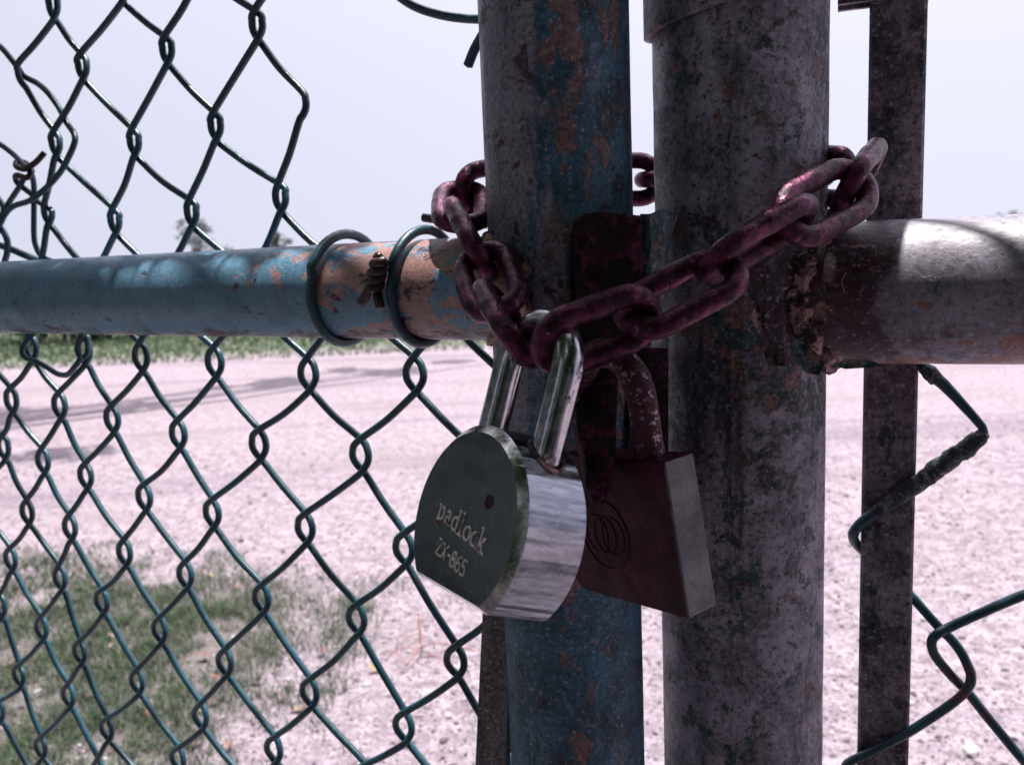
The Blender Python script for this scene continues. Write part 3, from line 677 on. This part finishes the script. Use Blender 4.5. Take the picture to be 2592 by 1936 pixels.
def bracket():
    V = []; F = []; ys = np.linspace(532, 880, 26)
    for i, y in enumerate(ys):
        r_ = mnoise.noise(Vector((y*.03, 1, 0)))
        top = max(0, 1-i/4)
        for x, d in ((1622, .3185), (1646+4*r_, .3165-.001*r_), (1676+5*r_-8*top, .3215), (1690+30*max(0, 1-i/7)+6*r_, .3445-.006*max(0, 1-i/7)), (1690, .362), (1640, .346), (1620, .330)):
            V.append(P(x, y+(x-1640)*.02+(10*top*(1 if x < 1650 else -.2)), d))
    n = 7
    for i in range(len(ys)-1): F += [(i*n+j, (i+1)*n+j, (i+1)*n+(j+1) % n, i*n+(j+1) % n) for j in range(n)]
    F += [tuple(range(n)), tuple((len(ys)-1)*n+j for j in range(n))[::-1]]
    return V, F
obj('bracket', *bracket(), M_bracket, right, smooth=False)
def strip():  # added dark strip, blacks out the light gap between the posts
    V = []; F = []; ys = np.linspace(850, 1215, 14)
    for y in ys:
        j = 5*mnoise.noise(Vector((y*.02, 3, 0)))
        for x, d in ((1596+j, .347), (1692, .347), (1692, .352), (1596+j, .352)): V.append(P(x, y, d))
    for i in range(len(ys)-1): F += [(i*4+j, (i+1)*4+j, (i+1)*4+(j+1) % 4, i*4+(j+1) % 4) for j in range(4)]
    F += [(0, 1, 2, 3), tuple(len(V)-4+j for j in (3, 2, 1, 0))]
    return V, F
obj('dark_gap_strip', *strip(), M_hasp, right, smooth=False)
# loose mesh wires of the right leaf, wound round the tension bar
RP0 = np.array((c0[0], c0[1], 0))+RN*.0058; RPL = (RN, RP0)
wire_px('loose_wire', [(2330, 915, -.006), (2348, 938), (2390, 975), (2440, 1028), (2474, 1066), (2488, 1086), (2484, 1104), (2462, 1122), (2420, 1150), (2370, 1188), (2325, 1222), (2270, 1258), (2215, 1298), (2178, 1326), (2160, 1350, -.002), (2166, 1374, -.007), (2200, 1408, -.0135), (2260, 1462, -.0135), (2312, 1514, -.008), (2370, 1580, -.004), (2420, 1632, -.003), (2448, 1680, -.001), (2458, 1715, .002), (2446, 1745, .002), (2405, 1783, .001), (2300, 1852, 0), (2200, 1905, 0), (2148, 1930, -.002), (2140, 1955, -.008), (2170, 1990, -.0135), (2260, 2060, -.0135), (2330, 2130, -.006), (2400, 2220, -.003)],
        [.0016, .0027, .0026, .0021, .0019, .0019, .0024, .0034, .0036, .0036, .0033, .0030, .0028, .0026, .0024, .0023, .0023, .0023, .0022, .0022, .0022, .0022, .0022, .0022, .0022, .0022, .0022, .0022, .0022, .0022, .0022, .0022, .0022], M_wire, right, 0, 10, 5, 0.06, RPL)
crust = wire_px('crusted_wire', [(2332, 922, -.0045), (2350, 940, .0003), (2372, 962, .0003)], [.0022, .0034, .0027], M_old, right, 0, 12, 6, .35, RPL)
wire_px('crusted_wire', [(2487, 1092, .0003), (2481, 1106, .0003), (2462, 1122, .0003), (2420, 1150, .0003), (2370, 1188, .0003), (2325, 1222, .0003), (2270, 1258, .0003), (2215, 1298, .0003)], [.0024, .0034, .0036, .0040, .0040, .0039, .0036, .0030], M_old, right, 0, 14, 8, .30, RPL)
wire_px('loose_wire', [(2900, 1400), (2760, 1445), (2592, 1505), (2490, 1548), (2410, 1584), (2370, 1606, .003), (2358, 1628, .003), (2368, 1660, .001), (2405, 1706, -.001), (2450, 1752, -.003), (2500, 1815, -.003), (2592, 1925), (2700, 2050), (2790, 2140)], .0022, M_wire, right, 0, 10, 6, .04, RPL)
RIG_ROWS = 6
for i in range(3):                                        # the mesh carries on past the right edge of the picture
    pts = []
    for j in range(14):
        z = .16+.062*j; s = .30+.052*i+(.024 if j % 2 else -.024)
        pts.append(RP0+rdir*(s)+ZUP*z+RN*(.002 if j % 2 else -.002))
    obj('mesh_wire', *tube(catmull(pts, 5), .0021, 8), M_wire, right)

# ------------------------------------------------------------------ chain
LR, LW, LL = .00375, .0175, .0365                         # wire radius, centre-line width and length
def link_mesh():
    a = (LL-LW)/2; pts = []
    for i in range(12): th = -math.pi/2+math.pi*i/12; pts.append((a+LW/2*math.cos(th), LW/2*math.sin(th), 0))
    for i in range(8): pts.append((a-2*a*i/8, LW/2, 0))
    for i in range(12): th = math.pi/2+math.pi*i/12; pts.append((-a+LW/2*math.cos(th), LW/2*math.sin(th), 0))
    for i in range(8): pts.append((-a+2*a*i/8, -LW/2, 0))
    rad = [LR*(1+.10*math.exp(-((p[0]/.003)**2))*(p[1] < 0)) for p in pts]
    V, F = tube(pts, rad, 20, True, rough=.05, rf=420); return mesh('link', V, F, M_chain)
chain = thing('chain', P(1350, 900, .285), 'rusty dark purple steel chain wound round both gate posts', 'chain')
LM = link_mesh()
def add_link(p0, p1, side):
    """ends of the centre line p0, p1 and the direction (camera right, down, forward) of the link's width"""
    p0 = np.asarray(p0); p1 = np.asarray(p1); x = nrm(p1-p0); y = W(side); y = nrm(y-x*(x @ y)); z = np.cross(x, y)
    M = frame((p0+p1)/2, x, y, z) @ Matrix.Diagonal((np.linalg.norm(p1-p0)/LL, 1, 1, 1))
    o = bpy.data.objects.new('link', LM); return link(o, M, chain)
LINKS = [
    ((1322, 888, .2830), (1246, 752, .3130), (.10, -.12, 1)),       # into the bright shackle, edge on
    ((1264, 785, .3075), (1219, 640, .3365), (.93, -.15, -.25)),    # face on
    ((1226, 671, .3310), (1158, 543, .3600), (-.02, -.155, 1)),     # edge on
    ((1167, 568, .3540), (1170, 478, .3870), (1, 0, .05)),          # ring beside the left post
    ((1173, 492, .3820), (1350, 450, .4010), (.1, 1, .15)),         # goes behind the left post
    ((1318, 458, .3980), (1512, 455, .4110), (0, -.2, 1)),
    ((1474, 455, .4080), (1665, 455, .4180), (.05, 1, .1)),
    ((1628, 455, .4160), (1815, 452, .4220), (0, -.2, 1)),
    ((1778, 452, .4210), (1945, 450, .4080), (.05, 1, .1)),
    ((1912, 450, .4090), (2080, 448, .3790), (0, -.2, 1)),
    ((2052, 446, .3810), (2152, 450, .3470), (.15, 1, .25)),        # seen right of the thick post
    ((2140, 492, .3180), (2206, 410, .3430), (-.13, .69, .71)),
    ((1990, 566, .2970), (2183, 460, .3200), (.5, .85, -.12)),      # ring over the end of the right rail
    ((1797, 676, .2840), (2036, 540, .3000), (.17, .27, .93)),
    ((1592, 812, .2770), (1853, 676, .2835), (.33, .64, -.69)),
    ((1374, 886, .2720), (1645, 790, .2780), (.28, .74, .60)),      # into the bright shackle
]
for a, b, s in LINKS: add_link(P(*a), P(*b), s)

# ------------------------------------------------------------------ round padlock
B1 = np.array([[.55, .0968, -.8295], [.2403, -.9696, .0462], [.7999, .2247, .5565]])
E1, E2, E3 = (W(v) for v in B1)
C1 = CAM+W((-.0153*1, .04252, .27)); R1, T1, BV, CUT = .03065, .0238, .0026, .7177
lock = thing('padlock', C1+E3*T1/2-E2*R1*CUT, 'shiny round chrome padlock with flat bottom and stamped face, hanging from the chain', 'padlock', 'padlocks on the chain')
ML = frame(C1, E1, E2, -E3)                               # local x right, y up, z out of the face
def outline(r, n=96):
    cut = CUT*R1-(R1-r)*.6; a0 = math.asin(-cut/r); th = np.linspace(a0, math.pi-a0, n)
    return [(r*math.cos(a), r*math.sin(a)) for a in th]
def ring_stack(prof, n=96, caps=(True, True)):
    V = []; F = []
    for r, z in prof: V += [(x, y, z) for x, y in outline(r, n)]
    for i in range(len(prof)-1): F += [(i*n+j, i*n+(j+1) % n, (i+1)*n+(j+1) % n, (i+1)*n+j) for j in range(n)]
    if caps[0]: F.append(tuple(range(n))[::-1])
    if caps[1]: F.append(tuple((len(prof)-1)*n+j for j in range(n)))
    return V, F
def flat_ends(o): 
    for p in o.data.polygons:
        if len(p.vertices) > 4: p.use_smooth = False
def sharp(o, deg=25):
    me = o.data; me.polygons.foreach_set('use_smooth', [True]*len(me.polygons))
    if hasattr(me, 'set_sharp_from_angle'): me.set_sharp_from_angle(angle=math.radians(deg))
bd = obj('body', *ring_stack([(R1-.0010, -T1-.0006), (R1, -T1+.0004), (R1, -BV*.9)], caps=(True, False)), M_body, lock, ML); sharp(bd)
rim = obj('rim', *ring_stack([(R1, -BV*.9), (R1-.0004, -BV*.80), (R1-BV*.92, -.0002), (R1-BV, 0)], caps=(False, False)), M_bevel, bd, ML); sharp(rim)
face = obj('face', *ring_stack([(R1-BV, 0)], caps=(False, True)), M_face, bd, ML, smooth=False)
# stamped lettering as slim raised strokes: glyph strokes on a 1-unit x-height
def arc(cx, cy, rx, ry, a0, a1, n=14): return [(cx+rx*math.cos(math.radians(a0+(a1-a0)*i/n)), cy+ry*math.sin(math.radians(a0+(a1-a0)*i/n))) for i in range(n+1)]
GL = {
 'p': ([[(.0, 1.0), (.16, 1.0), (.16, -.55)], [(-.02, -.55), (.34, -.55)], arc(.34, .5, .24, .5, 130, -130)], .72),
 'a': ([[(.10, .82), (.2, .98), (.36, .98), (.46, .82), (.46, .12), (.54, .0), (.6, .04)], arc(.28, .27, .19, .28, 40, 330)], .70),
 'd': ([[(.42, 1.62), (.52, 1.62), (.52, .0), (.64, .0)], arc(.30, .5, .23, .5, 50, 310)], .76),
 'l': ([[(.02, 1.62), (.16, 1.62), (.16, .0)], [(.0, .0), (.34, .0)]], .44),
 'o': ([arc(.30, .5, .26, .5, 0, 360, 22)], .70),
 'c': ([arc(.30, .5, .26, .5, 45, 315, 18)], .64),
 'k': ([[(.0, 1.62), (.14, 1.62), (.14, .0)], [(.0, .0), (.28, .0)], [(.14, .42), (.50, .98)], [(.36, .98), (.62, .98)], [(.26, .58), (.52, .0)], [(.40, .0), (.68, .0)]], .72),
 'Z': ([[(.04, 1.5), (.56, 1.5), (.02, .0), (.58, .0)]], .74), 'X': ([[(.02, 1.5), (.56, .0)], [(.56, 1.5), (.02, .0)]], .72), '-': ([[(.06, .72), (.38, .72)]], .52),
 '8': ([arc(.28, 1.12, .2, .36, 0, 360, 18), arc(.28, .38, .25, .38, 0, 360, 18)], .68), '6': ([arc(.28, .42, .25, .42, 0, 360, 18), [(.03, .42), (.06, .9), (.2, 1.3), (.44, 1.5)]], .68),
 '5': ([[(.50, 1.5), (.10, 1.5), (.07, .84), *arc(.26, .46, .26, .44, 130, -140, 12)]], .66)}
def lettering(text, x, y, h, wfac, r):
    out = []
    for ch in text:
        st, adv = GL[ch]
        for s in st:
            q = [(x+px*h*wfac, y+py*h, .00012) for px, py in s]
            if len(q) == 2 or ch in 'ZXlk-': q = [p for a, b in zip(q, q[1:]) for p in (a, tuple((np.array(a)+b)/2))]+[q[-1]]
            out.append(tube(q, r, 7))
        x += adv*h*wfac
    return join(*out)
def placed(x, y, deg): return ML @ T((x, y, 0)) @ Matrix.Rotation(math.radians(deg), 4, 'Z')
obj('lettering', *lettering('padlock', 0, 0, .0041, 1.62, .00038), M_letter, bd, placed(-.0150, -.0016, -8.5))
obj('lettering', *lettering('ZX-865', 0, 0, .0032, 1.50, .00034), M_letter, bd, placed(-.0104, -.0122, -8.5))
dot = obj('rivet', *join(tube([(.0118+.0019*math.cos(a), .0088+.0020*math.sin(a), 0) for a in np.linspace(0, 2*math.pi, 18, endpoint=False)], .0003, 6, True), prism([(.0118+.0018*math.cos(a), .0088+.0019*math.sin(a)) for a in np.linspace(0, 2*math.pi, 18, endpoint=False)], -.0004, .00015)), M_hasp, bd, ML)
def shackle_pts(half, base, top, bow, zc, n=18, lean=0.0):
    pts = [(-half, base, zc)]+[(-half-bow*math.sin(math.pi*u)*0, base+(top-half*1.02-base)*u, zc) for u in np.linspace(.2, 1, 5)]
    pts += [(half*math.cos(a), top-half+half*math.sin(a)*1.0, zc) for a in np.linspace(math.pi, 0, n)][1:-1]
    pts += [(half, base+(top-half*1.02-base)*u, zc) for u in np.linspace(1, .2, 5)]+[(half, base, zc)]
    return pts
SR = .0050
obj('shackle', *tube(shackle_pts(.0158, R1*.70, R1+.0355, 0, -T1*.56), SR, 24, rough=.012, rf=300), M_shackle, lock, ML)
for sx in (-1, 1):
    obj('collar', *tube([(sx*.0158+(SR+.0006)*math.cos(a), math.sqrt(max(0, R1*R1-(sx*.0158+(SR+.0006)*math.cos(a))**2))+.0001, -T1*.56+(SR+.0006)*math.sin(a)) for a in np.linspace(0, 2*math.pi, 28, endpoint=False)], .0008, 8, True, rough=.4), M_weld, bd, ML)

# ------------------------------------------------------------------ square padlock
F1, F2, F3 = (nrm(W(v)) for v in ((.56, -.015, -.828), (-.168, -.981, -.096), (.811, -.193, .552)))
F2 = nrm(F2-F1*(F1 @ F2)); F3 = -np.cross(F1, F2)
q0 = P(1743, 1568, .278); w2, h2, t2_ = .0575, .0508, .0132
C2 = q0-F1*w2/2+F2*h2/2
lock2 = thing('padlock', C2-F2*h2/2+F3*t2_/2, 'dull dark brass square padlock with ring emblem and pitted rusty shackle, behind the round one', 'padlock', 'padlocks on the chain')
M2 = frame(C2, F1, F2, -F3)
def rrect(w, h, r, n=8):
    o = []
    for cx, cy, a in ((w/2-r[0], h/2-r[0], 0), (-w/2+r[1], h/2-r[1], 90), (-w/2+r[2], -h/2+r[2], 180), (w/2-r[3], -h/2+r[3], 270)):
        rr = r[[0, 90, 180, 270].index(a)]
        o += [(cx+rr*math.cos(math.radians(a+90*i/n)), cy+rr*math.sin(math.radians(a+90*i/n))) for i in range(n+1)]
    return o
oo = rrect(w2, h2, (.0012, .006, .007, .0012)); n = len(oo); V = []; F = []
for s, z in ((.97, -t2_), (1, -t2_+.0006), (1, -.0006), (.975, 0)):
    V += [(x*s if abs(x) < w2*.48 else x-math.copysign((1-s)*w2*.5*.6, x), y-math.copysign((1-s)*h2*.5*.6, y), z) for x, y in oo]
for i in range(3): F += [(i*n+j, i*n+(j+1) % n, (i+1)*n+(j+1) % n, (i+1)*n+j) for j in range(n)]
F += [tuple(range(n))[::-1], tuple(3*n+j for j in range(n))]
b2 = obj('body', V, F, M_brass, lock2, M2); b2.data.materials.append(M_brass_side); sharp(b2)
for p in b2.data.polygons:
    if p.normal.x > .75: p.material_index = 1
ex, ey, er = -.0062, -.0022, .0122
em = [tube([(ex+er*math.cos(a), ey+er*math.sin(a), .0001) for a in np.linspace(0, 2*math.pi, 48, endpoint=False)], .00035, 6, True)]
for k in (-1, 0, 1): em.append(tube([(ex+k*.0042+.0056*math.cos(a), ey-.0002+.0066*math.sin(a), .0001) for a in np.linspace(0, 2*math.pi, 40, endpoint=False)], .0003, 6, True))
obj('emblem', *join(*em), M_brass, b2, M2)
obj('shackle', *tube(shackle_pts(.0155, h2/2-.004, h2/2+.0345, 0, -t2_/2), .0049, 24, rough=.10, rf=900), M_rshackle, lock2, M2)

# ------------------------------------------------------------------ leafy branch over the gate (throws the dapples)
L1_ = np.array((1.9, -1.3, 0.)); tg_ = []
for u in np.linspace(-.50, .45, 17): tg_.append((u+random.uniform(-.04, .04), .40-.45*u+random.uniform(-.10, .08), 1.1, random.uniform(.10, .17)))
hh_ = [random.uniform(1.52, 1.74) for _ in tg_]
cl = [(x-L1_[0], y-L1_[1], z, r) for x, y, z, r in shade(tg_, hh_)]
for i in range(11): cl.append((random.uniform(-1.2, .9), random.uniform(-1.0, .5), random.uniform(2.0, 3.0), random.uniform(.12, .22)))
def rail_pt(x, y, plane, off): return on_plane(x, y, off, *plane)
for x, y, r_ in ((40, 676, .006), (85, 684, .005), (150, 690, .004), (195, 716, .010), (262, 712, .008), (300, 680, .009), (365, 690, .013), (330, 668, .006), (430, 700, .012), (478, 672, .010), (520, 690, .012), (555, 715, .006), (640, 660, .014), (720, 655, .014), (770, 690, .008), (860, 650, .018), (930, 640, .020), (1010, 640, .020), (1085, 650, .018), (1110, 610, .014), (1140, 640, .010)):
    q = on_plane(x, y, LRR*2.6); SPOTS.append((q[0], q[1], r_*(1.35 if x < 280 else 1.1 if x < 570 else .95)))
for x, y, r_ in ((2225, 590, .015), (2275, 590, .012), (2470, 640, .030), (2570, 640, .026), (2590, 570, .014), (2420, 690, .012), (2700, 620, .03)):
    q = on_plane(x, y, RRR*.6, RN, rfoot); SPOTS.append((q[0], q[1], r_))
for i in range(46):                                       # gaps that let light fall on the mesh below the rail
    q = P0-ldir*random.uniform(-.55, -.02)+ZUP*(random.uniform(.72, 1.02)-P0[2]); q = q-SUN*((q[2]-1.1)/SUN[2]); SPOTS.append((q[0], q[1], .012))
for x, y, d, r_ in ((1105, 510, .375, .008), (1312, 690, .325, .007), (1380, 800, .28, .010), (1450, 1000, .268, .012), (1330, 1180, .268, .010), (1440, 1250, .268, .014), (1480, 800, .275, .006), (1620, 745, .28, .005), (1700, 690, .28, .006), (1850, 590, .29, .006), (2000, 500, .30, .006), (2090, 470, .31, .006), (1255, 770, .31, .005), (1165, 560, .36, .005), (1300, 840, .29, .005), (1750, 620, .285, .006), (1900, 590, .29, .005), (640, 300, .47, .010), (330, 250, .50, .012), (60, 1500, .52, .012), (180, 1400, .5, .012), (480, 1300, .47, .012), (700, 1500, .44, .012), (900, 1500, .42, .012), (250, 300, .51, .012), (1010, 1700, .41, .010), (1800, 300, .338, .008), (1480, 300, .328, .008), (1900, 1100, .338, .008)):
    q = P(x, y, d); k = (q[2]-1.1)/SUN[2]; q = q-SUN*k; SPOTS.append((q[0], q[1], r_))
tree('overhanging_tree', L1_, 'small leafy tree beside the gate whose branch hangs over the posts', 'tree', cl, 24000, .0135, [(0, 0, 0), (.02, .05, .9), (-.1, .1, 1.7), (-.4, .3, 2.4)], .07, M_leafg, None, .8)

L2_ = np.array((1.2, -4.6, 0.)); cl = []  # unseen tree added to darken the viewer side of the gate
for i in range(95):
    x = random.uniform(-3.6, 4.6); y = random.uniform(-7.5, -.85-.12*abs(x)); cl.append((x-L2_[0]+SUN[0]*3, y-L2_[1], random.uniform(3.0, 5.2), random.uniform(.6, 1.0)))
for i in range(40):                                       # unseen foliage row added behind the camera to block the low sky
    x = random.uniform(-5, 5); cl.append((x-L2_[0], -7.6+random.uniform(-.6, .6)-L2_[1], random.uniform(.5, 3.2), random.uniform(.6, .9)))
for i in range(60):                                       # low boughs added to shade the ground right in front of the gate
    x = random.uniform(-2.0, 2.2); cl.append((x-L2_[0]+.2, random.uniform(-1.0, -.12)+.38-.45*max(-.6, min(.6, x))-.25-L2_[1]+.2, random.uniform(2.3, 3.0), random.uniform(.28, .42)))
for i in range(75):                                       # dense foliage added a few steps behind the viewer to block front light
    x = random.uniform(-3.6, 4.6); cl.append((x-L2_[0], -2.7+random.uniform(-.35, .25)-.05*x*x*.3-L2_[1], random.uniform(.25, 3.0), random.uniform(.42, .62)))
tree('shade_tree', L2_, 'unseen large spreading tree added on the viewer side of the gate to shade the posts', 'tree', cl, 42000, .13, [(0, 0, 0), (.1, .1, 1.3), (0, .2, 2.6), (-.2, .4, 3.8)], .26, M_leafg, None, .7)

# ------------------------------------------------------------------ fallen leaves and a twig
def leaf_mesh(i):
    n = 9; V = []; F = []; w = (.42, .30, .55, .36)[i]
    for j in range(n+1):
        u = j/n; ww = w*math.sin(math.pi*u**.8)*(1+.18*math.sin(j*2.4+i)); zz = .16*math.sin(u*3+i)+.06*math.sin(u*9)
        V += [(u-.5, -ww*.5, zz+.14*ww), (u-.5, 0, zz), (u-.5, ww*.5, zz+.18*ww)]
    for j in range(n):
        a = j*3; F += [(a, a+3, a+4, a+1), (a+1, a+4, a+5, a+2)]
    k = len(V); V += [(.5, -.012, .1), (.5, .012, .1), (.72, .03, .16), (.72, .008, .16)]; F.append((k, k+1, k+2, k+3))
    return mesh('leaf', V, F, M_leaf[i])
LFM = [leaf_mesh(i) for i in range(4)]
words = ('curled red fallen leaf lying on the worn grass and gravel', 'dark brown shrivelled leaf lying on the ground beyond the mesh', 'small yellow fallen leaf lying on the ground beyond the mesh', 'faded pink fallen leaf lying on the ground beyond the mesh')
spots = [(515, 1672, 0, 1.4), (603, 1330, 0, .8), (610, 1553, 0, .9), (650, 1730, 0, 1.2), (545, 1728, 0, 1.1), (535, 1460, 2, .8), (570, 1480, 1, 1), (605, 1485, 3, .9), (715, 1495, 1, .8), (600, 1525, 2, .9), (465, 1610, 1, 1), (288, 1615, 3, 1), (375, 1820, 0, 1.2), (425, 1800, 1, 1), (500, 1890, 1, 1.5), (580, 1900, 0, 1.1), (470, 1770, 1, 1), (760, 1800, 2, 1.2), (875, 1745, 1, 1.3), (825, 1655, 0, .9), (905, 1465, 0, .8), (712, 1495, 1, .7), (950, 1700, 2, 1.1), (715, 1770, 3, .9), (545, 1780, 0, .9), (20, 1680, 3, 2.2), (280, 1650, 3, .8), (405, 1420, 1, .7), (340, 1690, 3, .8), (520, 1630, 1, .8), (2362, 1463, 3, .9), (2510, 1500, 1, .7), (2140, 1912, 1, .7), (1120, 1925, 1, .9), (640, 1600, 2, .7), (240, 1480, 3, .7), (700, 1700, 0, .8), (420, 1850, 3, 1), (90, 1850, 1, 1.1), (230, 1770, 3, .8)]
for x, y, i, s in spots:
    q = G(x, y); o = bpy.data.objects.new('fallen_leaf', LFM[i]); k = .034*s
    M = T((q[0], q[1], gz(q[0], q[1])+.010+.012*random.random())) @ Matrix.Rotation(random.uniform(0, 6.28), 4, 'Z') @ Matrix.Rotation(random.uniform(-.5, .5), 4, 'X') @ Matrix.Diagonal((k, k, k, 1))
    link(o, M); tag(o, words[i], 'leaf', ('red', 'brown', 'yellow', 'pink')[i]+' fallen leaves beyond the mesh')
def gl(pts, r): 
    q = [G(*p)+np.array((0, 0, gz(*G(*p)[:2])+.012+(.02 if 0 < i < len(pts)-1 else 0))) for i, p in enumerate(pts)]
    return tube(catmull(q, 4), r, 6)
o = obj('twig', *join(gl([(1062, 1560), (1066, 1610), (1070, 1650), (1058, 1672), (1030, 1695)], .0030), gl([(1068, 1645), (1100, 1655), (1150, 1660), (1205, 1660)], .0022), gl([(1056, 1675), (1105, 1690), (1150, 1700)], .0020), gl([(1060, 1650), (1010, 1668), (975, 1680)], .0018), gl([(1064, 1610), (1030, 1640), (1005, 1650)], .0014), gl([(1030, 1695), (1000, 1675), (970, 1660)], .0015)), M_twig, M=T((0, 0, 0)))
tag(o, 'thin branching reddish twig lying on the gravel left of the flat grey bar', 'twig')
